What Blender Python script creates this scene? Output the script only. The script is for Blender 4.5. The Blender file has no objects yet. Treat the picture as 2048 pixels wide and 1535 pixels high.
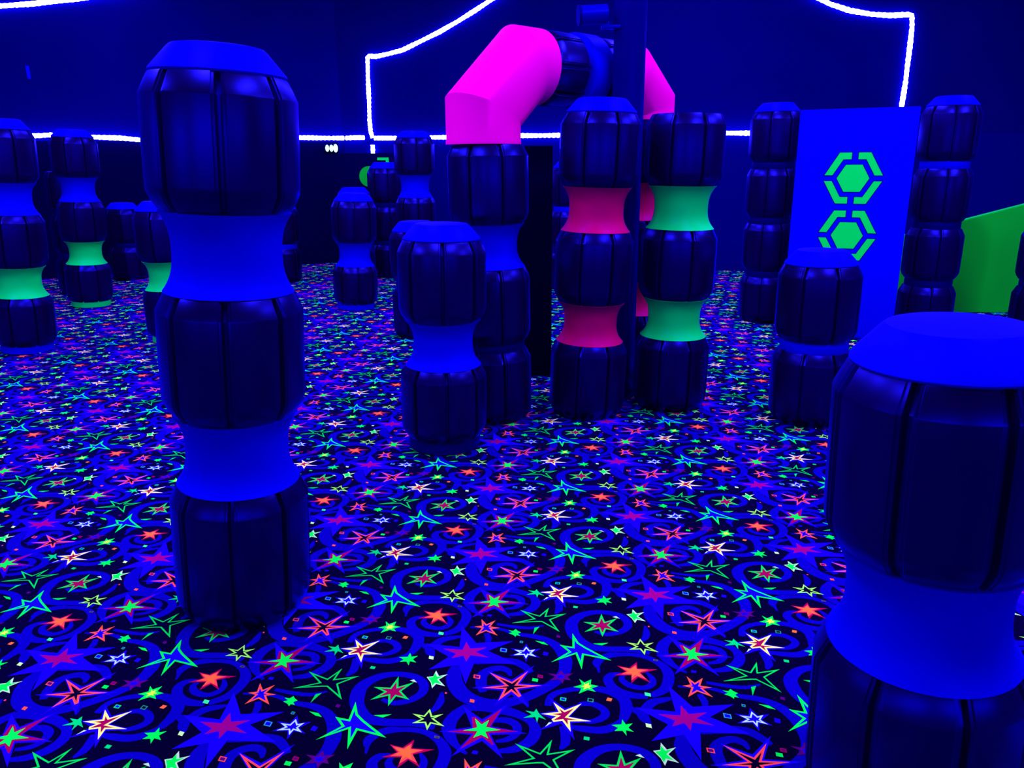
import bpy, bmesh, math, random
from mathutils import Vector, Matrix
random.seed(4)
scene = bpy.context.scene
COL = scene.collection
PI = math.pi

# ---------------------------------------------------------------- camera, world, lights, exposure
CAM_H = 1.5
F_PX = 1560.0
PITCH = math.radians(15.93)
cam_data = bpy.data.cameras.new('camera')
cam_data.sensor_fit = 'HORIZONTAL'
cam_data.sensor_width = 36.0
cam_data.lens = 36.0 * F_PX / 2048.0
cam_data.clip_start = 0.02
cam = bpy.data.objects.new('camera', cam_data)
COL.objects.link(cam)
ROLL = math.radians(0.39)
cam.matrix_world = (Matrix.Translation((0, 0, CAM_H)) @ Matrix.Rotation(PI/2 - PITCH, 4, 'X')
                    @ Matrix.Rotation(-ROLL, 4, 'Z'))
scene.camera = cam

world = bpy.data.worlds.new('world')
scene.world = world
world.use_nodes = True
bg = world.node_tree.nodes['Background']
bg.inputs[0].default_value = (0.0, 0.0, 0.02, 1)
bg.inputs[1].default_value = 1.0

scene.view_settings.view_transform = 'Standard'
scene.view_settings.look = 'None'
scene.view_settings.gamma = 1.0
scene.view_settings.use_curve_mapping = False
scene.view_settings.exposure = 0.0

UV = (0.42, 0.38, 1.0)          # colour of the blacklight tubes under the ceiling
def rect_light(name, loc, w, d, power, rot=(0, 0, 0), color=UV):
    l = bpy.data.lights.new(name, 'AREA')
    l.shape = 'RECTANGLE'
    l.size = w
    l.size_y = d
    l.energy = power
    l.color = color
    o = bpy.data.objects.new(name, l)
    COL.objects.link(o)
    o.location = loc
    o.rotation_euler = rot
    return o
# unseen fill lights behind and beside the viewer, added for highlights on the barrels
DEEP = (0.03, 0.02, 1.0)
for x in (-5.2, -1.8, 1.6, 5.0):
    rect_light('blacklight_or_fill', (x, -2.85, 1.95), 2.4, 0.8, 62, (PI/2, 0, 0), DEEP)
rect_light('blacklight_or_fill', (-7.45, 1.5, 2.1), 2.4, 0.6, 45, (PI/2, 0, -PI/2), DEEP)
rect_light('blacklight_or_fill', (7.25, 1.5, 2.1), 2.4, 0.6, 30, (PI/2, 0, PI/2), DEEP)
for x in (-4.6, -1.3, 2.0, 5.2):
    for y in (1.4, 4.2, 7.0, 9.4):
        if x > 5 and y > 9: continue
        rect_light('blacklight_or_fill', (x, y, 4.45), 0.30, 1.3, 190 if y < 6 else 150 if y < 8 else 105)

# ---------------------------------------------------------------- materials
def mat(name, color, rough=0.5, spec=0.3, tint=(0.02, 0.012, 1.0), noise=0.0, scale=6.0):
    """plastic or paint: diffuse body colour under a clear coat that mirrors the violet-blue light"""
    m = bpy.data.materials.new(name)
    m.use_nodes = True
    nt = m.node_tree
    nt.nodes.clear()
    out = nt.nodes.new('ShaderNodeOutputMaterial')
    dif = nt.nodes.new('ShaderNodeBsdfDiffuse')
    dif.inputs['Color'].default_value = (*color, 1)
    gl = nt.nodes.new('ShaderNodeBsdfGlossy')
    gl.inputs['Color'].default_value = (*tint, 1)  # blue of the lamps' reflections is put into this colour
    gl.inputs['Roughness'].default_value = rough
    fr = nt.nodes.new('ShaderNodeFresnel')
    fr.inputs['IOR'].default_value = 1.47
    k = nt.nodes.new('ShaderNodeMath'); k.operation = 'MULTIPLY'
    k.inputs[1].default_value = spec*2
    mx = nt.nodes.new('ShaderNodeMixShader')
    nt.links.new(fr.outputs[0], k.inputs[0])
    nt.links.new(k.outputs[0], mx.inputs[0])
    nt.links.new(dif.outputs[0], mx.inputs[1])
    nt.links.new(gl.outputs[0], mx.inputs[2])
    nt.links.new(mx.outputs[0], out.inputs[0])
    if noise > 0:
        tc = nt.nodes.new('ShaderNodeTexCoord')
        n = nt.nodes.new('ShaderNodeTexNoise')
        n.inputs['Scale'].default_value = scale
        n.inputs['Detail'].default_value = 4
        r = nt.nodes.new('ShaderNodeMapRange')
        r.inputs['To Min'].default_value = 1 - noise
        r.inputs['To Max'].default_value = 1 + noise
        mc = nt.nodes.new('ShaderNodeMix')
        mc.data_type = 'RGBA'; mc.blend_type = 'MULTIPLY'
        mc.inputs[0].default_value = 1.0
        mc.inputs[6].default_value = (*color, 1)
        nt.links.new(tc.outputs['Object'], n.inputs['Vector'])
        nt.links.new(n.outputs['Fac'], r.inputs['Value'])
        nt.links.new(r.outputs['Result'], mc.inputs[7])
        nt.links.new(mc.outputs[2], dif.inputs['Color'])
    return m
def carpet_mat(name, color):
    """cut pile: matt, with blue-lit fibre sides showing at a shallow view"""
    m = bpy.data.materials.new(name)
    m.use_nodes = True
    b = m.node_tree.nodes['Principled BSDF']
    b.inputs['Base Color'].default_value = (*color, 1)
    b.inputs['Roughness'].default_value = 0.9
    b.inputs['Specular IOR Level'].default_value = 0.0
    b.inputs['Sheen Weight'].default_value = 0.2
    b.inputs['Sheen Roughness'].default_value = 0.45
    b.inputs['Sheen Tint'].default_value = (0.01, 0.0, 0.8, 1)
    return m
def emit(name, color, strength):
    m = bpy.data.materials.new(name)
    m.use_nodes = True
    nt = m.node_tree
    nt.nodes.clear()
    e = nt.nodes.new('ShaderNodeEmission')
    e.inputs[0].default_value = (*color, 1)
    e.inputs[1].default_value = strength
    o = nt.nodes.new('ShaderNodeOutputMaterial')
    nt.links.new(e.outputs[0], o.inputs[0])
    return m

M = {}
M['barrel'] = mat('black_barrel_plastic', (0.002, 0.0, 0.014), 0.30, 1.3, noise=0.15)
M['blue'] = mat('white_plastic_glowing_blue', (0.0, 0.0, 0.46), 0.45, 0.3)
M['green'] = mat('fluorescent_green_plastic', (0.0, 0.66, 0.09), 0.42, 0.3)
M['red'] = mat('fluorescent_red_plastic', (0.47, 0.0, 0.08), 0.42, 0.3)
M['darkband'] = mat('dark_band_plastic', (0.0, 0.0, 0.07), 0.45, 0.4)
M['pink'] = mat('fluorescent_pink_pipe', (0.85, 0.0, 0.35), 0.5, 0.25)
M['wall'] = mat('wall_black_blue_paint', (0.0, 0.0, 0.085), 0.6, 0.25, noise=0.25, scale=1.3)
M['wainscot_black'] = mat('wall_black_panel', (0.0, 0.0, 0.022), 0.7, 0.15)
M['wainscot_blue'] = mat('wall_dark_blue_panel', (0.0, 0.0, 0.105), 0.6, 0.25)
M['ceiling'] = mat('ceiling_black', (0.001, 0.001, 0.02), 0.9, 0.1)
M['post'] = mat('black_glossy_post', (0.0, 0.0, 0.09), 0.3, 0.5)
M['fixture'] = mat('dark_metal_fixture', (0.0, 0.0, 0.22), 0.35, 0.6)
M['black'] = mat('matt_black_board', (0.0, 0.0, 0.012), 0.7, 0.1)
M['sign'] = mat('white_board_glowing_blue', (0.0, 0.0, 0.62), 0.5, 0.2)
M['emblem'] = mat('fluorescent_green_emblem', (0.0, 0.98, 0.07), 0.5, 0.2)
M['emblem_edge'] = mat('emblem_dark_edge', (0.0, 0.0, 0.10), 0.6, 0.2)
M['board_green'] = mat('fluorescent_green_board', (0.002, 0.50, 0.018), 0.6, 0.15, noise=0.08, scale=3)
M['led'] = emit('led_white', (0.55, 0.55, 1.0), 26.0)
M['bulb'] = emit('led_green_bulb', (0.25, 1.0, 0.55), 7.0)
CARPET = {
 'base': (0.001, 0.0, 0.004), 'swirl': (0.002, 0.0, 0.20), 'blue': (0.006, 0.0, 0.55),
 'redorange': (0.95, 0.060, 0.034), 'orangered': (0.95, 0.075, 0.022), 'orange': (0.95, 0.13, 0.015),
 'crimsonspike': (0.40, 0.0, 0.035), 'purple': (0.26, 0.0, 0.10), 'crimson': (0.28, 0.0, 0.035),
 'green': (0.0, 0.90, 0.035), 'green2': (0.0, 0.66, 0.035), 'teal': (0.0, 0.62, 0.08), 'dimteal': (0.01, 0.25, 0.08),
 'lime': (0.28, 0.85, 0.05), 'mint': (0.03, 0.85, 0.15), 'palegreen': (0.5, 0.9, 0.18), 'white': (0.42, 0.72, 0.26),
 'cream': (0.85, 0.80, 0.09), 'yellow': (0.62, 0.92, 0.03), 'pink': (0.85, 0.04, 0.08), 'skyblue': (0.02, 0.30, 0.30),
 'dimpurple': (0.070, 0.0, 0.08), 'dimgrey': (0.06, 0.05, 0.06)}
for k, c in CARPET.items():
    M['carpet_' + k] = carpet_mat('carpet_' + k, c)

# ---------------------------------------------------------------- helpers
def prop(o, label=None, cat=None, group=None, kind=None):
    if label: o['label'] = label
    if cat: o['category'] = cat
    if group: o['group'] = group
    if kind: o['kind'] = kind
    return o
def empty(name, loc, rot=(0, 0, 0)):
    o = bpy.data.objects.new(name, None)
    COL.objects.link(o)
    o.location = loc
    o.rotation_euler = rot
    o.empty_display_size = 0.2
    return o
def link(name, me, mats, parent=None, loc=(0, 0, 0), rot=(0, 0, 0)):
    o = bpy.data.objects.new(name, me)
    COL.objects.link(o)
    if not isinstance(mats, (list, tuple)): mats = [mats]
    if len(me.materials) == 0:
        for m in mats: me.materials.append(m)
    o.location = loc
    o.rotation_euler = rot
    if parent: o.parent = parent
    return o
def finish(me, smooth=True, ang=32):
    if smooth:
        me.polygons.foreach_set('use_smooth', [True]*len(me.polygons))
        me.set_sharp_from_angle(angle=math.radians(ang))
    me.update()
    return me
def bm_mesh(name, bm, smooth=True, ang=32, recalc=True):
    if recalc: bmesh.ops.recalc_face_normals(bm, faces=bm.faces[:])
    me = bpy.data.meshes.new(name)
    bm.to_mesh(me)
    bm.free()
    return finish(me, smooth, ang)
def ring_loft(name, rings, close_top=True, close_bot=True, ang=32):
    """rings: list of equal-length point loops"""
    bm = bmesh.new()
    R = [[bm.verts.new(p) for p in r] for r in rings]
    n = len(R[0])
    for a, b in zip(R, R[1:]):
        for k in range(n):
            bm.faces.new((a[k], a[(k+1) % n], b[(k+1) % n], b[k]))
    if close_bot: bm.faces.new(R[0][::-1])
    if close_top: bm.faces.new(R[-1])
    return bm_mesh(name, bm, True, ang)
def lathe(name, prof, n=64, ang=32, caps=True):
    rings = [[(r*math.cos(2*PI*k/n), r*math.sin(2*PI*k/n), z) for k in range(n)] for r, z in prof]
    return ring_loft(name, rings, caps, caps, ang)
def add_box(bm, lo, hi, bevel=0.0, mtx=None):
    t = bmesh.new()
    bmesh.ops.create_cube(t, size=1)
    for v in t.verts:
        v.co = Vector(((lo[i] + hi[i])/2 + v.co[i]*(hi[i]-lo[i]) for i in range(3)))
    if bevel > 0:
        bmesh.ops.bevel(t, geom=t.edges[:], offset=bevel, segments=2, affect='EDGES', profile=0.5)
    if mtx: bmesh.ops.transform(t, matrix=mtx, verts=t.verts[:])
    me = bpy.data.meshes.new('tmp'); t.to_mesh(me); t.free()
    bm.from_mesh(me); bpy.data.meshes.remove(me)
def box_mesh(name, lo, hi, bevel=0.0):
    bm = bmesh.new(); add_box(bm, lo, hi, bevel)
    return bm_mesh(name, bm, bevel > 0)
def cyl_bm(bm, p0, p1, r0, r1=None, n=24):
    r1 = r0 if r1 is None else r1
    p0, p1 = Vector(p0), Vector(p1)
    d = (p1-p0).normalized()
    q = d.to_track_quat('Z', 'Y')
    A = [bm.verts.new(p0 + q @ Vector((r0*math.cos(2*PI*k/n), r0*math.sin(2*PI*k/n), 0))) for k in range(n)]
    B = [bm.verts.new(p1 + q @ Vector((r1*math.cos(2*PI*k/n), r1*math.sin(2*PI*k/n), 0))) for k in range(n)]
    for k in range(n):
        bm.faces.new((A[k], A[(k+1) % n], B[(k+1) % n], B[k]))
    bm.faces.new(A[::-1]); bm.faces.new(B)

# ---------------------------------------------------------------- setting
# plan corners of the far walls
CL = (-7.6, 10.20)      # far left
CC = (-2.55, 12.40)     # corner
CR = (7.4, 10.15)       # far right
WALL_H = 4.6
def wall_between(name, a, b, z0, z1, m, thick=0.15, off=0.0):
    a, b = Vector((*a, 0)), Vector((*b, 0))
    t = (b-a).normalized()
    nrm = Vector((t.y, -t.x, 0))          # towards the room for a left-to-right run
    a1, b1 = a + nrm*off, b + nrm*off
    a2, b2 = a1 - nrm*thick, b1 - nrm*thick
    bm = bmesh.new()
    P = [bm.verts.new((p.x, p.y, z)) for z in (z0, z1) for p in (a1, b1, b2, a2)]
    for f in ((0, 1, 2, 3), (4, 5, 6, 7), (0, 1, 5, 4), (1, 2, 6, 5), (2, 3, 7, 6), (3, 0, 4, 7)):
        bm.faces.new([P[i] for i in f])
    o = link(name, bm_mesh(name, bm, False), m)
    prop(o, kind='structure')
    return o
wall_between('wall_back_left', CL, CC, 0, WALL_H, M['wall'])
wall_between('wall_back', CC, CR, 0, WALL_H, M['wall'])
wall_between('wall_left', (-7.6, -3.0), CL, 0, WALL_H, M['wall'])
wall_between('wall_right', CR, (7.4, -3.0), 0, WALL_H, M['wall'])
wall_between('wall_front', (7.4, -3.0), (-7.6, -3.0), 0, WALL_H, M['wall'])
SPLIT = (-2.25, 12.40 - 0.30*(2.25/9.95))
def on_wall_back(x):
    f = (x - CC[0])/(CR[0]-CC[0])
    return (x, CC[1] + f*(CR[1]-CC[1]))
def on_wall_left(x):
    f = (x - CL[0])/(CC[0]-CL[0])
    return (x, CL[1] + f*(CC[1]-CL[1]))
wall_between('trim_1', on_wall_left(-7.4), on_wall_left(-2.62), 0, 1.80, M['wainscot_black'], 0.04, 0.045)
wall_between('trim_2', on_wall_back(-2.5), on_wall_back(7.3), 0, 1.80, M['wainscot_blue'], 0.04, 0.045)
bm = bmesh.new()
P = [(-7.6, -3.0), (7.4, -3.0), CR, CC, CL]
lo = [bm.verts.new((x, y, WALL_H)) for x, y in P]; hi = [bm.verts.new((x, y, WALL_H+0.1)) for x, y in P]
bm.faces.new(lo); bm.faces.new(hi[::-1])
for k in range(5): bm.faces.new((lo[k], lo[(k+1) % 5], hi[(k+1) % 5], hi[k]))
prop(link('ceiling', bm_mesh('ceiling', bm, False), M['ceiling']), kind='structure')

# carpet: woven pattern of stars and swirls laid out as inlaid pile on one floor mesh
MOTIF = [
    ["s","swirl",0,[[0.2781,0.2793],[0.3149,0.2622],[0.3618,0.2755],[0.3925,0.309],[0.3888,0.3527],[0.3561,0.3829],[0.3035,0.3944],[0.2516,0.3812],[0.2117,0.343],[0.2033,0.2971],[0.2139,0.2469],[0.2508,0.1983],[0.3054,0.182],[0.383,0.1785],[0.4412,0.1598]],[0.012,0.02,0.024,0.028,0.03,0.026,0.024,0.03,0.04,0.045,0.04,0.035,0.03,0.028,0.02]],
    ["s","swirl",0,[[-1.0131,0.0438],[-1.011,0.0861],[-0.982,0.1198],[-0.9231,0.134],[-0.8644,0.1234],[-0.8225,0.0889],[-0.804,0.0462],[-0.8109,0.0007],[-0.832,-0.0387],[-0.874,-0.0639]],[0.006,0.014,0.016,0.018,0.02,0.026,0.034,0.034,0.03,0.022]],
    ["s","swirl",0,[[-0.8837,-0.0681],[-0.9381,-0.059],[-0.9758,-0.0329],[-0.9907,0.0071],[-0.9773,0.0319],[-0.9475,0.0385]],[0.02,0.03,0.032,0.03,0.024,0.012]],
    ["s","swirl",0,[[-0.9398,0.0338],[-0.9486,0.0111],[-0.9308,-0.0158],[-0.8926,-0.0294],[-0.8636,-0.0143],[-0.8565,0.0147],[-0.8708,0.0469]],[0.01,0.02,0.024,0.02,0.022,0.02,0.006]],
    ["s","swirl",0,[[-0.2479,0.1516],[-0.2603,0.1824],[-0.2273,0.2349],[-0.1838,0.2507],[-0.1649,0.256]],[0.01,0.03,0.03,0.02,0.01]],
    ["s","swirl",0,[[-0.1651,0.1108],[-0.1727,0.0675],[-0.168,0.021],[-0.1414,-0.0328],[-0.0942,-0.0677],[-0.0376,-0.0767],[0.0273,-0.0583],[0.0911,-0.0177],[0.1398,0.0268],[0.1649,0.0733],[0.17,0.1268],[0.1607,0.1725],[0.132,0.2201],[0.0854,0.2503],[0.0215,0.2676],[-0.0435,0.2992],[-0.1354,0.3088]],[0.02,0.045,0.05,0.05,0.045,0.04,0.035,0.034,0.034,0.038,0.042,0.038,0.03,0.024,0.018,0.014,0.008]],
    ["s","swirl",0,[[-0.0815,-0.0247],[-0.0886,0.011],[-0.0871,0.0524],[-0.067,0.0782],[-0.0312,0.0874],[-0.0071,0.0728],[-0.0011,0.0492]],[0.02,0.034,0.034,0.028,0.026,0.022,0.008]],
    ["s","swirl",0,[[-0.1137,0.1176],[-0.0408,0.1242],[0.0141,0.1186],[0.0471,0.089],[0.0615,0.0649]],[0.02,0.03,0.03,0.026,0.02]],
    ["s","swirl",0,[[0.0301,-0.0583],[0.044,-0.0733],[0.0492,-0.0922]],[0.02,0.016,0.004]],
    ["s","swirl",0,[[-0.1243,-0.0842],[-0.158,-0.1249],[-0.1715,-0.1644],[-0.1659,-0.2027],[-0.1475,-0.2398],[-0.1169,-0.2723]],[0.024,0.036,0.04,0.034,0.02,0.008]],
    ["s","swirl",0,[[-0.1375,-0.0986],[-0.0934,-0.0866],[-0.0373,-0.0976],[0.0182,-0.1206],[0.0561,-0.1509],[0.0671,-0.1898],[0.0515,-0.2271],[0.0119,-0.2558],[-0.0347,-0.2642]],[0.02,0.04,0.04,0.03,0.026,0.034,0.034,0.026,0.014]],
    ["s","swirl",0,[[-0.0475,-0.144],[-0.0092,-0.1463],[0.0152,-0.1662],[0.0149,-0.1969],[-0.0063,-0.2191],[-0.0405,-0.228]],[0.02,0.024,0.026,0.024,0.02,0.01]],
    ["s","swirl",0,[[0.1058,-0.086],[0.1192,-0.0436],[0.1607,-0.02],[0.225,-0.0096],[0.2869,-0.0235],[0.3255,-0.0565],[0.3291,-0.1007],[0.3126,-0.149]],[0.02,0.022,0.02,0.022,0.03,0.036,0.036,0.022]],
    ["s","swirl",0,[[0.1585,-0.1709],[0.1954,-0.1809],[0.2484,-0.1872],[0.2879,-0.1722],[0.3126,-0.149]],[0.012,0.024,0.028,0.028,0.02]],
    ["s","swirl",0,[[0.1958,-0.0806],[0.2325,-0.0789],[0.261,-0.1],[0.2665,-0.1245],[0.2478,-0.1444],[0.2168,-0.1539],[0.1932,-0.1438]],[0.016,0.022,0.024,0.026,0.022,0.016,0.006]],
    ["s","swirl",0,[[0.1392,-0.1713],[0.1476,-0.2057],[0.1456,-0.2353],[0.1311,-0.2587]],[0.012,0.026,0.026,0.008]],
    ["s","swirl",0,[[-0.0467,0.3258],[0.0093,0.3096],[0.0648,0.3015],[0.1111,0.3153]],[0.012,0.016,0.016,0.006]],
    ["s","swirl",0,[[-0.0797,0.2724],[-0.0723,0.2394],[-0.0794,0.2073]],[0.018,0.022,0.01]],
    ["s","swirl",0,[[-0.2023,-0.0234],[-0.2033,-0.0623],[-0.2133,-0.0916],[-0.2308,-0.112]],[0.006,0.024,0.022,0.006]],
    ["s","swirl",0,[[0.1497,0.1889],[0.1696,0.1578],[0.1727,0.1127],[0.1601,0.0598]],[0.012,0.03,0.04,0.03]],
    ["s","swirl",0,[[0.2642,0.0873],[0.2607,0.1117],[0.2786,0.1363],[0.3148,0.1561],[0.3641,0.1556]],[0.006,0.014,0.016,0.014,0.006]],
    ["s","swirl",0,[[0.3344,-0.0924],[0.3542,-0.1091],[0.3751,-0.1337],[0.3846,-0.1693]],[0.008,0.022,0.026,0.01]],
    ["p","blue",1,[[-0.2748,0.2167],[-0.1644,0.197],[-0.1634,0.312],[-0.1119,0.2175],[0.0084,0.2268],[-0.0727,0.1751],[0.0201,0.1063],[-0.1136,0.1151],[-0.1353,0.0115],[-0.1602,0.1058],[-0.2518,0.0826],[-0.1951,0.1459]]],
    ["p","blue",1,[[-0.1169,-0.0057],[-0.0244,0.0104],[-0.0729,0.0735],[0.0033,0.0306],[0.0729,0.0984],[0.0281,0.0134],[0.1239,0.0034],[0.0249,-0.017],[0.0492,-0.091],[0.0018,-0.0365],[-0.0445,-0.085],[-0.0255,-0.02]]],
    ["p","blue",1,[[-0.1964,-0.1891],[-0.1075,-0.1727],[-0.1353,-0.0883],[-0.0803,-0.1417],[-0.0095,-0.0812],[-0.055,-0.1694],[0.0442,-0.199],[-0.0542,-0.2037],[-0.0215,-0.2907],[-0.0774,-0.2258],[-0.155,-0.2808],[-0.1074,-0.2032]]],
    ["p","blue",1,[[0.1139,-0.0528],[0.1548,-0.0995],[0.2101,-0.0729],[0.1663,-0.1322],[0.2327,-0.1535],[0.167,-0.1599],[0.1714,-0.2245],[0.1398,-0.1616],[0.0793,-0.1861],[0.1204,-0.1437],[0.079,-0.1192],[0.1292,-0.1095]]],
    ["p","blue",1,[[0.05,0.2111],[0.0618,0.1795],[0.0963,0.1843],[0.0676,0.1615],[0.0915,0.1384],[0.0565,0.1489],[0.0475,0.1165],[0.0395,0.1491],[-0.0036,0.1496],[0.0258,0.1655],[-0.0005,0.188],[0.0369,0.1798]]],
    ["o","redorange",2,[[-0.0865,-0.0061],[-0.0162,0.0048],[-0.0643,0.0654],[0.0033,0.0191],[0.0527,0.0707],[0.0202,0.0076],[0.0919,0.0024],[0.0177,-0.0116],[0.0311,-0.0433],[0.0231,-0.0497],[0.0018,-0.0221],[-0.0356,-0.0632],[-0.019,-0.0121]],0.0062,None],
    ["p","crimsonspike",2,[[-0.969,0.0295],[-0.9314,0.0466],[-0.9545,0.076],[-0.9185,0.0638],[-0.891,0.0935],[-0.8937,0.0611],[-0.8339,0.0558],[-0.8883,0.0378],[-0.8649,-0.0068],[-0.8978,0.0196],[-0.9223,-0.008],[-0.9174,0.0289]]],
    ["p","redorange",3,[[-0.9483,0.0329],[-0.9273,0.0475],[-0.9478,0.0702],[-0.9158,0.0604],[-0.8958,0.0791],[-0.8959,0.0588],[-0.8614,0.0538],[-0.8902,0.0415],[-0.874,0.0081],[-0.8995,0.0242],[-0.9202,0.0054],[-0.9158,0.0326]]],
    ["p","orange",4,[[-0.9353,0.0374],[-0.9214,0.0474],[-0.9413,0.065],[-0.9123,0.0567],[-0.9011,0.0716],[-0.8962,0.0555],[-0.8746,0.0534],[-0.8944,0.0425],[-0.8881,0.0172],[-0.9058,0.0311],[-0.9181,0.0153],[-0.9135,0.0358]]],
    ["o","orangered",2,[[-0.7737,-0.0219],[-0.7488,-0.0168],[-0.7515,0.0226],[-0.7339,-0.009],[-0.7044,0.0139],[-0.72,-0.0215],[-0.6886,-0.0306],[-0.7158,-0.0356],[-0.6952,-0.0742],[-0.7347,-0.0483],[-0.7673,-0.0722],[-0.7487,-0.0309]],0.0055,"blue"],
    ["p","purple",2,[[-0.2155,0.1882],[-0.154,0.1812],[-0.1438,0.2232],[-0.1294,0.1872],[-0.0764,0.1934],[-0.1114,0.1694],[-0.0702,0.1405],[-0.1277,0.1527],[-0.1389,0.1203],[-0.1491,0.1504],[-0.1853,0.1383],[-0.173,0.1609]]],
    ["p","crimson",2,[[-0.1094,-0.1326],[-0.0985,-0.1327],[-0.0799,-0.1543],[-0.0256,-0.0985],[-0.0582,-0.174],[0.0203,-0.1916],[-0.061,-0.1969],[-0.0449,-0.2426],[-0.0507,-0.2407],[-0.0779,-0.2118],[-0.134,-0.2551],[-0.1009,-0.1988],[-0.1727,-0.1905],[-0.1046,-0.1786]]],
    ["p","green",3,[[-0.1001,-0.1383],[-0.0809,-0.1633],[-0.0605,-0.145],[-0.0684,-0.1731],[-0.0279,-0.1851],[-0.07,-0.1915],[-0.0613,-0.2179],[-0.0808,-0.2035],[-0.1021,-0.2152],[-0.0907,-0.1894],[-0.131,-0.1863],[-0.0926,-0.1748]]],
    ["o","cream",2,[[0.1228,-0.0725],[0.1529,-0.1077],[0.2033,-0.0792],[0.1612,-0.1341],[0.2233,-0.1526],[0.1643,-0.1528],[0.1637,-0.1938],[0.1432,-0.1498],[0.1185,-0.1547],[0.1136,-0.1436],[0.1279,-0.1318],[0.0858,-0.1213],[0.1359,-0.1137]],0.0062,"crimson"],
    ["p","white",2,[[0.0946,-0.174],[0.1062,-0.1554],[0.1145,-0.1574]]],
    ["o","green",2,[[0.2036,0.2674],[0.2201,0.2145],[0.2421,0.1889],[0.3149,0.12],[0.2313,0.1494],[0.2176,0.0773],[0.2049,0.1548],[0.1247,0.1137],[0.1841,0.1668],[0.1579,0.2046],[0.1977,0.1936]],0.007,"blue"],
    ["p","green",2,[[0.0789,0.2279],[0.1072,0.2201],[0.121,0.2034],[0.1005,0.2105]]],
    ["p","green",2,[[0.2655,0.2097],[0.3161,0.2134],[0.2934,0.1999],[0.2767,0.2053]]],
    ["o","green2",2,[[0.0328,0.4088],[0.0984,0.3728],[0.1332,0.4223],[0.1217,0.3708],[0.1927,0.3849],[0.1356,0.3469],[0.1619,0.2767],[0.1046,0.3356],[0.0888,0.3358],[0.0038,0.3298],[0.0778,0.3552]],0.005,None],
    ["p","green2",2,[[0.0735,0.2639],[0.0798,0.3019],[0.0964,0.3074]]],
    ["o","green2",2,[[0.3122,0.3816],[0.3183,0.333],[0.3631,0.3541],[0.3291,0.3126],[0.3578,0.2744],[0.3172,0.2901],[0.3004,0.2475],[0.2942,0.2931],[0.244,0.2747],[0.2797,0.3104],[0.245,0.3333],[0.2948,0.3292]],0.0055,"crimson"],
    ["p","white",2,[[0.3484,0.362],[0.3607,0.3666],[0.3714,0.3517],[0.3594,0.3566]]],
    ["o","lime",2,[[0.4217,0.2347],[0.4311,0.2052],[0.4625,0.2133],[0.437,0.1935],[0.469,0.1626],[0.4307,0.1743],[0.4223,0.1478],[0.4125,0.1771],[0.3775,0.1765],[0.4018,0.1929],[0.3737,0.2154],[0.4078,0.207]],0.005,None],
    ["o","white",2,[[0.0497,0.1964],[0.0602,0.1754],[0.0784,0.1809],[0.0645,0.1615],[0.0803,0.1426],[0.055,0.153],[0.0478,0.1329],[0.0411,0.1531],[0.0081,0.1514],[0.0289,0.1645],[0.0113,0.1806],[0.0393,0.1746]],0.0045,"blue"],
    ["p","green",2,[[0.2059,0.0314],[0.22,0.0152],[0.2425,0.0296],[0.2381,0.006],[0.2605,-0.0019],[0.2392,-0.012],[0.2496,-0.0284],[0.2269,-0.0194],[0.1991,-0.0357],[0.2089,-0.0116],[0.1857,-0.0056],[0.2119,0.0062]]],
    ["p","yellow",3,[[0.2174,0.0146],[0.2236,0.0066],[0.2337,0.0137],[0.2317,0.002],[0.2417,-0.0019],[0.2321,-0.007],[0.2368,-0.0153],[0.2266,-0.0107],[0.2138,-0.019],[0.2185,-0.0068],[0.208,-0.0038],[0.2199,0.0021]]],
    ["p","green",2,[[0.3107,-0.147],[0.3183,-0.1667],[0.3379,-0.1622],[0.3232,-0.1795],[0.3359,-0.1964],[0.315,-0.1897],[0.3142,-0.2105],[0.3054,-0.1916],[0.2834,-0.1921],[0.2949,-0.18],[0.2784,-0.1682],[0.3061,-0.1665]]],
    ["p","white",2,[[-0.2287,0.0762],[-0.2174,0.0501],[-0.1914,0.0583],[-0.2168,0.0329],[-0.1952,0.0022],[-0.2229,0.0125],[-0.2332,-0.0072],[-0.2396,0.0194],[-0.2546,0.0458],[-0.2351,0.0494]]],
    ["p","green",3,[[-0.2308,0.0644],[-0.2227,0.0457],[-0.204,0.0516],[-0.2222,0.0334],[-0.2065,0.0112],[-0.2265,0.0186],[-0.234,0.0043],[-0.2386,0.0237],[-0.2494,0.0427],[-0.2354,0.0452]]],
    ["p","teal",2,[[0.0727,-0.0999],[0.0803,-0.1212],[0.0985,-0.1454],[0.0784,-0.1345],[0.073,-0.157],[0.0688,-0.1344],[0.0353,-0.1372],[0.0595,-0.123],[0.0414,-0.1078],[0.0659,-0.113]]],
    ["p","green",2,[[-0.0076,0.2874],[0.0086,0.2844],[0.0168,0.2945],[0.0232,0.2843],[0.0338,0.2747],[0.0231,0.2676],[0.031,0.2553],[0.0182,0.2593],[0.0156,0.25],[0.0085,0.2606],[-0.0069,0.2707],[0.0054,0.2761]]],
    ["p","dimpurple",2,[[0.1545,0.0734],[0.1622,0.0544],[0.1898,0.0588],[0.1718,0.0426],[0.1802,0.0255],[0.1606,0.0303],[0.1549,0.0098],[0.1459,0.0304],[0.1187,0.0261],[0.1334,0.0431],[0.1126,0.0597],[0.1414,0.0537]]],
    ["p","blue",3,[[0.1526,0.0574],[0.1558,0.0484],[0.1674,0.0505],[0.1598,0.0428],[0.1633,0.0345],[0.155,0.0368],[0.1526,0.0269],[0.1489,0.0369],[0.1374,0.0348],[0.1436,0.043],[0.135,0.0509],[0.1471,0.0481]]],
    ["o","redorange",2,[[-0.1119,0.0569],[-0.0921,0.0511],[-0.0932,0.0344],[-0.1129,0.0401]],0.0032,"dimpurple"],
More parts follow.
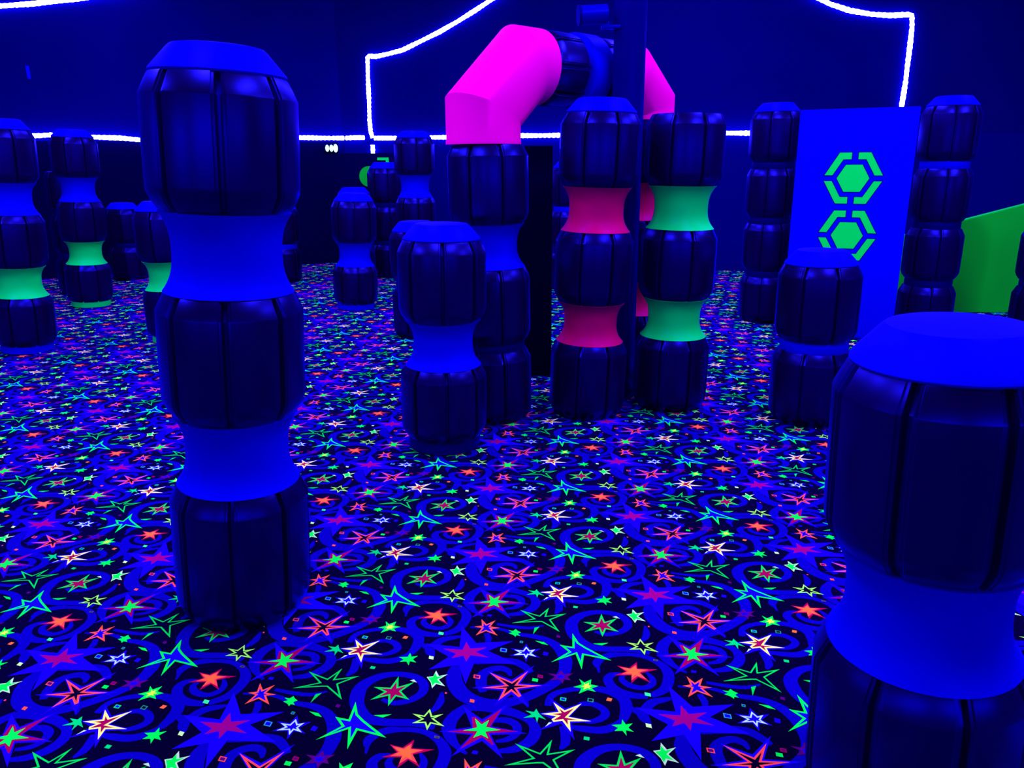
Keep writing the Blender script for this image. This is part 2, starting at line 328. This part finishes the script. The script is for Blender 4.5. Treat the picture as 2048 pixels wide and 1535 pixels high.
    ["o","crimson",2,[[0.0823,0.0544],[0.0982,0.0495],[0.0958,0.0356],[0.0801,0.0404]],0.0032,"dimpurple"],
    ["p","green",2,[[0.0659,0.0378],[0.0828,0.033],[0.0806,0.0192],[0.0637,0.024]]],
    ["p","orangered",2,[[-0.1179,-0.056],[-0.1047,-0.0604],[-0.1058,-0.0731],[-0.119,-0.0687]]],
    ["p","pink",2,[[-0.1925,-0.0244],[-0.1871,-0.0267],[-0.1883,-0.0332],[-0.1937,-0.031]]],
    ["o","teal",2,[[0.1445,-0.0501],[0.1618,-0.055],[0.1591,-0.069],[0.1419,-0.0642]],0.0032,"blue"],
    ["o","dimteal",2,[[0.2237,-0.0544],[0.2407,-0.0597],[0.2375,-0.0749],[0.2205,-0.0697]],0.0032,None],
    ["p","orange",2,[[0.281,-0.0539],[0.2946,-0.0583],[0.2891,-0.071],[0.2755,-0.0666]]],
    ["p","mint",2,[[-0.2385,0.2823],[-0.2219,0.2771],[-0.2226,0.2622],[-0.2391,0.2673]]],
    ["p","palegreen",2,[[-0.2572,0.1517],[-0.2425,0.1464],[-0.2429,0.1314],[-0.2575,0.1366]]],
    ["o","skyblue",2,[[-0.0324,0.1908],[-0.0117,0.1843],[-0.0135,0.1657],[-0.0341,0.1721]],0.0032,"blue"],
    ["o","dimteal",2,[[0.0304,0.2287],[0.0411,0.2249],[0.039,0.2137],[0.0283,0.2175]],0.0032,"blue"],
    ["p","blue",2,[[0.1052,0.169],[0.1198,0.1632],[0.1153,0.1465],[0.1008,0.1522]]],
    ["p","dimpurple",2,[[0.1513,0.2583],[0.1632,0.2543],[0.1606,0.2429],[0.1487,0.2469]]],
    ["p","teal",2,[[0.1986,-0.2118],[0.2135,-0.2161],[0.2108,-0.2282],[0.1959,-0.224]]],
    ["o","dimgrey",2,[[-0.2072,-0.2049],[-0.1926,-0.208],[-0.1934,-0.217],[-0.2079,-0.2139]],0.0032,None],
    ["p","blue",2,[[-0.0999,-0.2619],[-0.0858,-0.2655],[-0.089,-0.2761],[-0.103,-0.2725]]]
]
TILE_O=(-0.0098, 1.982); TILE_U=(0.6413, 0.0093); TILE_V=(0.0217, 0.6455)

def inset(pts, w):
    n = len(pts)
    area = sum(pts[k][0]*pts[(k+1) % n][1] - pts[(k+1) % n][0]*pts[k][1] for k in range(n))
    s = 1 if area > 0 else -1
    out = []
    for k in range(n):
        p0, p1, p2 = Vector(pts[k-1]), Vector(pts[k]), Vector(pts[(k+1) % n])
        d1, d2 = (p1-p0).normalized(), (p2-p1).normalized()
        n1, n2 = Vector((-d1.y, d1.x))*s, Vector((-d2.y, d2.x))*s
        b = n1 + n2
        if b.length < 1e-4: b = n1
        c = b.normalized()
        k_ = w/max(0.16, c.dot(n1))
        out.append(tuple(p1 + c*k_))
    return out
def smooth_line(pts, ws, sub=4):
    P, Wd = [], []
    n = len(pts)
    for k in range(n-1):
        p = [Vector(pts[max(0, min(n-1, k+d))]) for d in (-1, 0, 1, 2)]
        for s in range(sub):
            t = s/sub
            P.append(0.5*((2*p[1]) + (p[2]-p[0])*t + (2*p[0]-5*p[1]+4*p[2]-p[3])*t*t + (3*p[1]-p[0]-3*p[2]+p[3])*t**3))
            Wd.append(ws[k]*(1-t) + ws[k+1]*t)
    P.append(Vector(pts[-1])); Wd.append(ws[-1])
    return P, Wd
keys = list(CARPET.keys())
verts, faces, fm = [], [], []
def add_poly(pts, z, key):
    i0 = len(verts)
    area = sum(pts[k][0]*pts[(k+1) % len(pts)][1] - pts[(k+1) % len(pts)][0]*pts[k][1] for k in range(len(pts)))
    if area < 0: pts = pts[::-1]
    verts.extend((p[0], p[1], z) for p in pts)
    faces.append(tuple(range(i0, len(verts)))); fm.append(keys.index(key))
flat = []                                    # one repeat of the pattern as plain polygons
for n_s, s in enumerate(MOTIF):
    kind, key, layer, pts = s[:4]
    if kind == 's':
        P, Wd = smooth_line(pts, s[4])
        L, Rr = [], []
        for k, p in enumerate(P):
            d = (P[min(k+1, len(P)-1)] - P[max(k-1, 0)]).normalized()
            q = Vector((-d.y, d.x))*Wd[k]*0.5
            L.append(p+q); Rr.append(p-q)
        for k in range(len(P)-1):
            flat.append(([tuple(L[k]), tuple(L[k+1]), tuple(Rr[k+1]), tuple(Rr[k])], 0.0002 + 0.000012*n_s, key))
    else:
        z = 0.0006 + 0.0003*layer + 0.000002*n_s
        flat.append(([tuple(p) for p in pts], z, key))
        if kind == 'o':
            flat.append((inset(pts, s[4]), z + 0.0002, s[5] or 'base'))
add_poly([(x, y) for x, y in ((-7.6, -3.0), (7.4, -3.0), CR, CC, CL)], 0.0, 'base')
def in_room(x, y):
    if abs(x) > 7.3 or y < -2.9: return False
    return y < (on_wall_left(x)[1] if x < CC[0] else on_wall_back(x)[1]) - 0.10
for i in range(-14, 15):
    for j2 in range(-20, 38):
        if (i + j2) % 2: continue
        j = j2/2
        ox = TILE_O[0] + i*TILE_U[0] + j*TILE_V[0]
        oy = TILE_O[1] + i*TILE_U[1] + j*TILE_V[1]
        for pts, z, key in flat:
            if all(in_room(p[0]+ox, p[1]+oy) for p in pts):
                add_poly([(p[0]+ox, p[1]+oy) for p in pts], z, key)
me = bpy.data.meshes.new('floor')
me.from_pydata(verts, [], faces)
for k in keys: me.materials.append(M['carpet_' + k])
me.polygons.foreach_set('material_index', fm)
me.update()
fl = bpy.data.objects.new('floor', me)
COL.objects.link(fl)
prop(fl, kind='structure')

# ---------------------------------------------------------------- barrel columns
R_B = 0.230
def barrel_mesh(h, R=R_B, panels=8, sub=14):
    """eight rounded staves with grooves between, chamfered at both ends"""
    n = panels*sub
    prof = [(0.0, 0.845, 0.5), (0.004, 0.865, 0.7), (0.030, 0.945, 0.9), (0.058, 0.994, 1.0), (0.075, 1.0, 1.0),
            (h*0.5, 1.004, 1.0), (h-0.062, 1.0, 1.0), (h-0.058, 0.997, 1.1), (h-0.006, 0.885, 1.25), (h, 0.865, 1.1)]
    us = [0.0, 0.022, 0.045, 0.06, 0.10, 0.115, 0.2, 0.35, 0.5, 0.65, 0.8, 0.885, 0.90, 0.94, 0.955, 0.978]
    rings = []
    for z, f, g in prof:
        loop = []
        for p in range(panels):
            for u in us:
                a = 2*PI*(p + u)/panels
                e = min(u, 1-u)
                flat_r = math.cos(PI/panels)/math.cos((u-0.5)*2*PI/panels)
                r = R*f*(0.8 + 0.2*flat_r*1.03)
                if e < 0.03: r -= 0.022*g
                elif e < 0.05: r -= 0.012*g
                elif e < 0.108: r -= 0.0045*g
                loop.append((r*math.cos(a), r*math.sin(a), z))
        rings.append(loop)
    return ring_loft('barrel', rings, True, True, 18)
def waist_mesh(h, r_end=0.202, r_mid=0.157):
    prof = []
    N = 18
    for k in range(N+1):
        t = k/N
        s = (2*t-1)
        c = abs(s)**2.7
        prof.append((r_mid + (r_end-r_mid)*c*(1.0 if s < 0 else 0.96), h*t))
    prof = [(r_end-0.01, -0.004)] + [(r_end, 0.0)] + prof[1:-1] + [(prof[-1][0], h)]
    return lathe('waist', prof, 64, 40)
def band_mesh(h, r=0.190):
    return lathe('band', [(r-0.004, 0), (r, h*0.2), (r, h*0.8), (r-0.004, h)], 56)
def cap_mesh(h=0.082, r0=0.200, r1=0.128):
    return lathe('cap', [(r0-0.006, 0.0), (r0, 0.006), (r0-0.004, 0.014), (r1+0.016, h-0.010), (r1+0.006, h-0.002), (r1-0.006, h), (0.03, h+0.001)], 64, 22)
def foot_mesh(h=0.05, r=0.194):
    return lathe('foot', [(r-0.012, 0), (r, 0.006), (r-0.002, h+0.01)], 56)
MESH = {}
def get(kind, h):
    k = (kind, round(h, 3))
    if k not in MESH:
        MESH[k] = {'barrel': barrel_mesh, 'waist': waist_mesh, 'wide_waist': lambda h_: waist_mesh(h_, 0.203, 0.168), 'band': band_mesh, 'cap': cap_mesh, 'foot': foot_mesh}[kind](h)
    return MESH[k]
GROUP = 'stacked barrel columns of the arena'
def column(x, y, lean, pieces, label, spin=0.0, scale=1.0):
    label = label.strip()
    """pieces: list of (kind, height, material key) from the floor up"""
    root = empty('barrel_stack', (x, y, 0.0), (0, math.atan(lean), 0))
    prop(root, label, 'barrel stack', GROUP)
    root.scale = (scale, scale, 1.0)
    z = 0.0025
    rnd = random.Random(int(abs(x*1000)) + int(y*77))
    for kind, h, mk in pieces:
        me = get(kind, h)
        if len(me.materials) == 0: me.materials.append(None)
        o = bpy.data.objects.new({'band': 'spacer_ring', 'wide_waist': 'waist'}.get(kind, kind), me)
        COL.objects.link(o)
        o.material_slots[0].link = 'OBJECT'
        o.material_slots[0].material = M[mk]
        o.parent = root
        o.location = (0, 0, z)
        ang = spin + (rnd.random()-0.5)*0.25
        o.rotation_euler = (0, 0, ang)
        z += h
        if mk in ('green', 'red') and kind in ('waist', 'foot'): o['label'] = 'glowing %s %s' % (mk, kind)
        elif mk == 'blue' and kind in ('waist', 'wide_waist', 'cap', 'foot', 'band'): o['label'] = 'pale %s glowing blue' % {'band': 'spacer ring', 'wide_waist': 'waist'}.get(kind, kind)
    return root, z
def tall(w1, w2, cap=True, foot=None, hs=(0.452, 0.238, 0.415, 0.248, 0.398), waist='waist'):
    p = []
    if foot:
        p.append(('foot', 0.062, foot)); hs = (0.40, 0.242) + hs[2:]
    p += [('barrel', hs[0], 'barrel'), (waist, hs[1], w1), ('barrel', hs[2], 'barrel'), (waist, hs[3], w2), ('barrel', hs[4], 'barrel')]
    if cap: p.append(('cap', 0.082, 'blue'))
    return p
def medium(w, foot=None, d1=0.42, waist='waist'):
    p = [('foot', 0.062, foot)] if foot else []
    if foot: d1 -= 0.025
    return p + [('barrel', d1, 'barrel'), (waist, 0.242, w), ('barrel', 0.415, 'barrel'), ('cap', 0.082, 'blue')]
def banded(bands, cap=True):
    p = []
    for k, b in enumerate(bands):
        p += [('barrel', 0.43, 'barrel'), ('band', 0.062, b)]
    p.append(('barrel', 0.43, 'barrel'))
    if cap: p.append(('cap', 0.082, 'blue'))
    return p

column(-0.953, 2.460, 0.055, tall('blue', 'blue', hs=(0.475, 0.238, 0.400, 0.245, 0.387), waist='wide_waist'), 'tall dark column with two blue waists and blue cap, largest one in the left foreground', 0.30, 0.975)
column(0.457, 4.630, 0.032, tall('red', 'red'), 'tall dark column with two pinkish red waists and a blue cap', 0.35)
column(0.998, 4.770, 0.015, tall('green', 'green', cap=False), 'tall capless dark column with two green waists beside the red-waisted column', 0.2)
column(0.903, 5.560, 0.0, tall('red', 'red', cap=False), 'dark column with red waists half hidden behind the green-waisted column, carrying the far pink elbow', 0.1)
column(-0.374, 4.060, 0.015, medium('blue', 'darkband'), 'short dark column with one blue waist in front of the column under the pink elbow', 0.15)
column(-0.825, 6.895, -0.01, banded(['darkband']), 'low dark column whose blue cap peeks out behind the short one-waisted column in the middle', 0.4)
column(-1.660, 8.25, 0.035, medium('blue', 'blue'), 'small distant dark column with one blue waist standing alone on open carpet left of centre', 0.3)
column(-1.98, 10.10, 0.005, medium('darkband', 'darkband'), 'farther dark column showing only a blue cap above the small lone blue-waisted column', 0.3)
column(-4.638, 8.536, 0.040, tall('green', 'blue', True, 'green'), 'far left dark column with green lower waist, blue upper waist and green foot', 0.2)
column(-4.07, 6.400, 0.055, tall('green', 'blue', True, 'blue'), 'dark column cut by the left picture edge, green lower waist and blue upper waist', 0.1)
column(-2.96, 6.744, 0.000, medium('green', 'green'), 'dark column with one green waist half hidden behind the large foreground column', 0.0)
column(-3.000, 10.30, 0.030, banded(['blue']), 'distant low dark column just right of the large foreground column', 0.2)
column(-5.17, 10.60, 0.020, banded(['darkband']), 'distant low dark column with blue cap between the two green-waisted columns at left', 0.2)
column(-5.25, 9.480, 0.020, banded(['darkband', 'darkband'], False), 'dark capless column standing right behind the column with the green foot', 0.5)
column(1.778, 4.467, -0.010, banded(['blue']), 'low dark column with thin blue band and blue cap in front of the hexagon sign', 0.12)
column(2.440, 7.480, -0.008, banded(['darkband']*3), 'tall four-barrel dark column standing left of the hexagon sign', 0.3)
column(3.651, 6.814, 0.003, banded(['darkband', 'darkband', 'blue']), 'tall four-barrel dark column right of the hexagon sign with blue band near its top', 0.4)
column(4.560, 6.640, 0.000, banded(['darkband']*2), 'dark column cut by the right picture edge in front of the green board', 0.2)
column(0.948, 1.555, -0.035, medium('blue', d1=0.437, waist='wide_waist'), 'short dark column with broad blue cap and blue waist at the right front corner', 0.05)
column(-1.11, 9.25, 0.010, tall('darkband', 'blue'), 'tall distant dark column with blue cap and blue upper waist left of the pink elbow', 0.3)
column(-1.68, 10.683, 0.010, banded(['darkband']*2), 'distant dark column with blue cap in front of the far green disc sign', 0.3)
A_X, A_Y = -0.110, 4.560
rA, zA = column(A_X, A_Y, -0.012, [('barrel', 0.43, 'barrel'), ('band', 0.045, 'darkband'), ('barrel', 0.435, 'barrel'), ('waist', 0.245, 'blue'), ('barrel', 0.43, 'barrel')],
       'dark column with one blue waist carrying the near pink elbow', 0.25)

column(0.700, 9.500, 0.0, banded(['darkband', 'blue']), 'distant dark column glimpsed in the gap between black board and red-waisted column', 0.1)

# ---------------------------------------------------------------- pipe arch on two columns
def pipe(name, pts, r, mat_, parent, n=48, lip=True):
    """mitred pipe through a polyline"""
    pts = [Vector(p) for p in pts]
    rings = []
    d0 = (pts[1]-pts[0]).normalized()
    side = d0.orthogonal().normalized()
    prev = d0
    u = side
    for k, p in enumerate(pts):
        din = (pts[k]-pts[k-1]).normalized() if k > 0 else (pts[1]-pts[0]).normalized()
        dout = (pts[k+1]-pts[k]).normalized() if k < len(pts)-1 else din
        q = prev.rotation_difference(din)
        u = q @ u
        prev = din
        v = din.cross(u)
        nrm = (din+dout).normalized()
        loop = []
        for a in range(n):
            w = p + (u*math.cos(2*PI*a/n) + v*math.sin(2*PI*a/n))*r
            t = (p-w).dot(nrm)/din.dot(nrm)
            loop.append(w + din*t)
        if k == 0 and lip:
            rings.append([p + (x-p)*1.012 for x in loop]); rings.append([p + din*0.02 + (x-p)*1.012 for x in loop]); rings.append([p + din*0.03 + (x-p) for x in loop])
        else: rings.append(loop)
    return link(name, ring_loft(name, rings, True, True, 24), M[mat_], parent)
PA = Vector((-0.150, 4.56, zA + 0.003))
PB = Vector((0.903, 5.56, 1.757))
dirh = Vector((PB.x-PA.x, PB.y-PA.y, 0)); span = dirh.length; dirh.normalize()
up = Vector((0, 0, 1))
arch = empty('pipe_arch', (PA.x, PA.y, PA.z))
prop(arch, 'hot pink pipe elbows joined by a dark barrel, forming an arch over two columns', 'arch')
def loc(v): return Vector(v) - PA
RP = 0.208
zt = 2.02
a1 = PA + up*0.17
k45 = (zt - a1.z)
a2 = a1 + dirh*0.29 + up*k45
a3 = a2 + dirh*0.12
el = pipe('pipe_elbow', [loc(PA), loc(a1), loc(a2), loc(a3)], RP, 'pink', arch)
el['label'] = 'near hot pink pipe elbow'
b1 = PB + up*0.10
kb = zt - b1.z
b2 = b1 - dirh*0.20 + up*kb
b3 = b2 - dirh*0.08
el = pipe('pipe_elbow', [loc(PB), loc(b1), loc(b2), loc(b3)], 0.200, 'pink', arch)
el['label'] = 'far hot pink pipe elbow behind the post'
L = (b3-a3).length
q = dirh.to_track_quat('Z', 'Y')
def along(name, me, mk, s):
    o = bpy.data.objects.new(name, me); COL.objects.link(o)
    if len(me.materials) == 0: me.materials.append(None)
    o.material_slots[0].link = 'OBJECT'; o.material_slots[0].material = M[mk]
    o.parent = arch; o.rotation_mode = 'QUATERNION'; o.rotation_quaternion = q
    o.location = loc(a3 + dirh*s)
    return o
hb = (L - 0.16)/2 - 0.001
along('barrel', barrel_mesh(hb, 0.207), 'barrel', 0.001)
along('collar', lathe('collar', [(0.20, 0), (0.217, 0.01), (0.217, 0.15), (0.20, 0.16)], 56), 'blue', hb)['label'] = 'pale collar glowing blue'
along('barrel', barrel_mesh(hb, 0.207), 'barrel', hb + 0.16)

# ---------------------------------------------------------------- support post with a fixture
post = empty('support_post', (0.703, 4.93, 0), (0, 0, math.radians(58)))
prop(post, 'black floor-to-ceiling square post between the red and green waisted columns', 'post')
bm = bmesh.new(); add_box(bm, (-0.075, -0.075, 0.0), (0.075, 0.075, WALL_H), 0.012)
link('shaft', bm_mesh('shaft', bm), M['post'], post)
bm = bmesh.new(); add_box(bm, (-0.083, -0.083, 0.002), (0.083, 0.083, 0.018), 0.004)
link('base_plate', bm_mesh('base_plate', bm), M['post'], post)
fx = empty('ceiling_fixture', (0.605, 4.90, 2.30))
prop(fx, 'small dark cylindrical spot fixture bracketed to the left of the black post', 'lamp')
bm = bmesh.new(); cyl_bm(bm, (-0.20, -0.02, 0.0), (-0.045, 0.0, 0.012), 0.052, n=32)
link('lamp_body', bm_mesh('lamp_body', bm), M['fixture'], fx)
bm = bmesh.new(); cyl_bm(bm, (-0.212, -0.0215, -0.001), (-0.198, -0.02, 0.0), 0.056, n=32)
link('lens_ring', bm_mesh('lens_ring', bm), M['darkband'], fx)
bm = bmesh.new(); add_box(bm, (-0.075, -0.03, -0.068), (0.035, 0.03, -0.050), 0.004); add_box(bm, (-0.06, -0.012, -0.055), (-0.03, 0.012, -0.03), 0.002)
link('bracket', bm_mesh('bracket', bm), M['fixture'], fx)

# ---------------------------------------------------------------- hexagon sign
def prism_xz(bm, pts, y0, y1, mi=0):
    A = [bm.verts.new((x, y0, z)) for x, z in pts]; B = [bm.verts.new((x, y1, z)) for x, z in pts]
    n = len(pts)
    fs = [bm.faces.new(A), bm.faces.new(B[::-1])]
    for k in range(n): fs.append(bm.faces.new((A[k], A[(k+1) % n], B[(k+1) % n], B[k])))
    for f in fs: f.material_index = mi
def hexagon(cx, cz, r):
    return [(cx + r*math.cos(PI/3*k), cz + r*math.sin(PI/3*k)) for k in range(6)]
def bracket(cx, cz, ro, ri, qx, qz, gx, gz):
    """one of four outer arms: half of the flat edge and the slanted edge beside it"""
    s = math.sin(PI/3)
    pts = [(gx, ro*s), (ro*0.5, ro*s), (ro - gz/ (2*s)*1.0, gz), (ri - gz/(2*s)*1.0, gz), (ri*0.5, ri*s), (gx, ri*s)]
    pts = [(cx + qx*x, cz + qz*z) for x, z in pts]
    return pts
def emblem(parent, cx, cz, r, y):
    bm = bmesh.new()
    def both(pts):
        c = (sum(p[0] for p in pts)/len(pts), sum(p[1] for p in pts)/len(pts))
        grown = inset(pts, -0.006)
        prism_xz(bm, grown, y, y-0.0015, 1)
        prism_xz(bm, pts, y-0.001, y-0.004, 0)
    both(hexagon(cx, cz, r*0.53))
    for qx in (1, -1):
        for qz in (1, -1):
            both(bracket(cx, cz, r, r*0.74, qx, qz, r*0.11, r*0.10))
    me = bm_mesh('hexagon_emblem', bm, False)
    o = link('hexagon_emblem', me, [M['emblem'], M['emblem_edge']], parent)
    o['label'] = 'glowing green hexagon emblem'
    return o
SX, SY, SROT = 2.835, 6.70, math.radians(-26)
sg = empty('sign_panel', (SX, SY, 0), (0, 0, SROT))
prop(sg, 'upright blue glowing board with two green hexagon emblems between the tall dark columns', 'sign')
link('board', box_mesh('board', (-0.45, 0.0, 0.0025), (0.45, 0.06, 1.895), 0.006), M['sign'], sg)
emblem(sg, 0.01, 1.345, 0.237, 0.0)
emblem(sg, 0.01, 0.877, 0.237, 0.0)

# ---------------------------------------------------------------- green board at right
bm = bmesh.new()
prism_xz(bm, [(-0.80, 0.0025), (0.80, 0.0025), (0.80, 1.145), (-0.80, 0.735)], 0.0, 0.07)
bmesh.ops.bevel(bm, geom=bm.edges[:], offset=0.006, segments=2, affect='EDGES')
gb = bm_mesh('barrier_board', bm)
o = link('barrier_board', gb, M['board_green'], None, (4.50, 7.74, 0))
prop(o, 'large fluorescent green barrier board standing behind the tall column at right edge', 'barrier')

# ---------------------------------------------------------------- black board behind the elbow column
o = link('barrier_board', box_mesh('barrier_board', (-0.22, 0, 0.0025), (0.22, 0.12, 1.60), 0.008), M['black'], None, (0.065, 5.46, 0), (0, 0, 0))
prop(o, 'narrow matt black barrier board standing right behind the near pink elbow column', 'barrier')

# ---------------------------------------------------------------- far dark sign with disc
fs = empty('sign_panel', (-2.02, 11.15, 0), (0, 0, math.radians(-8)))
prop(fs, 'distant dark board with a green disc and bracket mark behind the far columns', 'sign')
link('board', box_mesh('board', (-0.40, 0.0, 0.0025), (0.44, 0.05, 1.62), 0.005), M['wainscot_black'], fs)
bm = bmesh.new(); prism_xz(bm, [(0.07 + 0.138*math.cos(2*PI*k/40), 1.31 + 0.138*math.sin(2*PI*k/40)) for k in range(40)], 0.0, -0.012)
link('green_disc', bm_mesh('green_disc', bm, False), M['board_green'], fs)['label'] = 'fluorescent green disc'
bm = bmesh.new(); prism_xz(bm, [(0.20, 1.56), (0.36, 1.56), (0.36, 1.40), (0.32, 1.44), (0.32, 1.525), (0.20, 1.525)], 0.0, -0.012)
link('bracket_mark', bm_mesh('bracket_mark', bm, False), M['emblem'], fs)['label'] = 'green bracket mark'

# ---------------------------------------------------------------- LED strips on the far walls
def ray_to_wall(px, py, which, off):
    a, b = (CL, CC) if which == 'L' else (CC, CR)
    a, b = Vector((*a, 0)), Vector((*b, 0))
    t = (b-a).normalized(); nrm = Vector((t.y, -t.x, 0))
    a = a + nrm*off
    return a, nrm
def wall_point(which, x, z, off):
    a, b = (CL, CC) if which == 'L' else (CC, CR)
    a, b = Vector((*a, 0)), Vector((*b, 0))
    t = (b-a).normalized(); nrm = Vector((t.y, -t.x, 0))
    f = (x-a.x)/(b.x-a.x)
    p = a + (b-a)*f + nrm*off
    return Vector((p.x, p.y, z))
def strip(name, pts, label, r=0.029, group='white glowing led strips on the far walls'):
    """a flexible led rope: small beads every few centimetres"""
    root = []
    bm = bmesh.new()
    P = [Vector(p) for p in pts]
    # resample
    dense = []
    for a, b in zip(P, P[1:]):
        n = max(1, int((b-a).length/0.03))
        for k in range(n): dense.append(a + (b-a)*k/n)
    dense.append(P[-1])
    n = 8
    prev = None
    rnd = random.Random(len(pts)*7 + int(P[0].x*10))
    for k, p in enumerate(dense):
        d = (dense[min(k+1, len(dense)-1)] - dense[max(k-1, 0)]).normalized()
        q_ = d.to_track_quat('Z', 'Y')
        rr = r*(0.88 if k % 2 else 1.06)*(1 + 0.08*math.sin(k*0.37))
        loop = [bm.verts.new(p + q_ @ Vector((rr*math.cos(2*PI*a/n), rr*math.sin(2*PI*a/n), 0))) for a in range(n)]
        if prev:
            best = min(range(n), key=lambda s: sum((prev[i].co-loop[(i+s) % n].co).length for i in range(n)))
            loop = [loop[(i+best) % n] for i in range(n)]
            for a in range(n): bm.faces.new((prev[a], prev[(a+1) % n], loop[(a+1) % n], loop[a]))
        else: bm.faces.new(loop[::-1])
        prev = loop
    bm.faces.new(prev)
    o = link(name, bm_mesh(name, bm), M['led'])
    prop(o, label, 'led strip', group)
    return o
strip('led_strip', [(-6.478, 10.607, 1.862), (-6.263, 10.701, 1.857), (-5.997, 10.816, 1.877), (-5.796, 10.904, 1.866), (-5.591, 10.993, 1.848), (-5.304, 11.119, 1.837), (-5.034, 11.236, 1.812), (-4.613, 11.419, 1.821), (-4.066, 11.658, 1.844), (-3.158, 12.053, 1.856), (-2.77, 12.223, 1.851), (-2.509, 12.336, 1.852)], 'long horizontal white led strip along the far wall left of the corner')
strip('led_strip', [(-2.472, 12.306, 1.851), (-2.331, 12.273, 1.856), (-2.19, 12.242, 1.854)], 'horizontal white led strip along the far wall between the corner and the curved strip')
strip('led_strip', [(-2.027, 12.205, 1.845), (-1.711, 12.133, 1.841), (-1.195, 12.017, 1.842), (-0.439, 11.846, 1.846), (0.146, 11.713, 1.852), (0.458, 11.643, 1.848), (0.739, 11.579, 1.851), (1.596, 11.386, 1.846), (2.928, 11.084, 1.847), (3.265, 11.008, 1.842), (3.85, 10.876, 1.84)], 'horizontal white led strip along the far wall right of the curved strip')
strip('led_strip', [(-2.066, 12.26, 1.854), (-2.091, 12.266, 1.947), (-2.098, 12.267, 2.103), (-2.089, 12.265, 2.384), (-2.088, 12.265, 2.661), (-2.078, 12.262, 2.962), (-2.053, 12.257, 2.988), (-1.948, 12.233, 2.978), (-1.773, 12.193, 3.006), (-1.546, 12.142, 3.051), (-1.283, 12.083, 3.155), (-0.987, 12.016, 3.275), (-0.732, 11.958, 3.395), (-0.481, 11.901, 3.525), (-0.234, 11.845, 3.66), (0.283, 11.729, 3.933), (0.947, 11.579, 4.139), (1.844, 11.376, 4.175), (2.779, 11.164, 4.033), (3.462, 11.01, 3.735), (3.959, 10.897, 3.461), (4.082, 10.87, 3.397), (4.323, 10.815, 3.31), (4.56, 10.761, 3.259), (4.792, 10.709, 3.232), (4.99, 10.664, 3.235), (5.042, 10.652, 3.221), (5.059, 10.649, 3.082), (5.061, 10.648, 2.878), (5.06, 10.648, 2.643), (5.062, 10.648, 2.434), (5.055, 10.65, 2.254), (5.05, 10.651, 2.145)], 'curved white led strip arching over the far wall with a vertical drop at each side')
strip('led_strip', [(-2.064, 12.213, 1.746), (-2.062, 12.213, 1.645), (-2.068, 12.214, 1.544)], 'short vertical white led strip below the horizontal strip near the corner')
strip('led_strip', [(-6.675, 10.57, 3.366), (-6.377, 10.7, 3.409), (-6.073, 10.833, 3.454), (-5.864, 10.923, 3.492), (-5.599, 11.039, 3.546), (-5.106, 11.254, 3.654), (-4.594, 11.477, 3.79)], 'white led strip high on the left far wall running out of the top left')

# green indicator lamp on the left wall
ind = empty('indicator_lamp', (0, 0, 0))
ind.location = wall_point('L', -2.73, 1.705, 0.10)
ind.rotation_euler = (0, 0, math.atan2(CC[1]-CL[1], CC[0]-CL[0]))
prop(ind, 'tiny cluster of bright green indicator lights below the led strip near the corner', 'lamp')
bm = bmesh.new(); add_box(bm, (-0.10, 0.0, -0.05), (0.12, 0.045, 0.05), 0.008)
link('housing', bm_mesh('housing', bm), M['black'], ind)
for k in range(3):
    bm = bmesh.new(); bmesh.ops.create_uvsphere(bm, u_segments=16, v_segments=10, radius=0.038 if k < 2 else 0.047)
    for v in bm.verts: v.co = Vector((v.co.x*0.7, v.co.y*0.6, v.co.z*1.25))
    link('bulb', bm_mesh('bulb', bm), M['bulb'], ind, (-0.06 + 0.062*k, -0.012, 0.0))['label'] = 'lit green bulb'

# added bracket on the far left wall, a glint put into its pale colour
p = wall_point('L', -6.22, 2.64, 0.012)
hk = empty('glint_bracket', p, (0, 0, math.atan2(CC[1]-CL[1], CC[0]-CL[0])))
prop(hk, 'tiny bracket with a glint put into its pale colour, upper left far wall', 'bracket')
link('back_plate', box_mesh('back_plate', (-0.02, -0.012, -0.08), (0.02, 0.01, 0.08), 0.003), M['sign'], hk)
bm = bmesh.new(); cyl_bm(bm, (0, -0.012, -0.05), (0, -0.055, -0.035), 0.009, 0.007, 12)
link('peg', bm_mesh('peg', bm), M['sign'], hk)
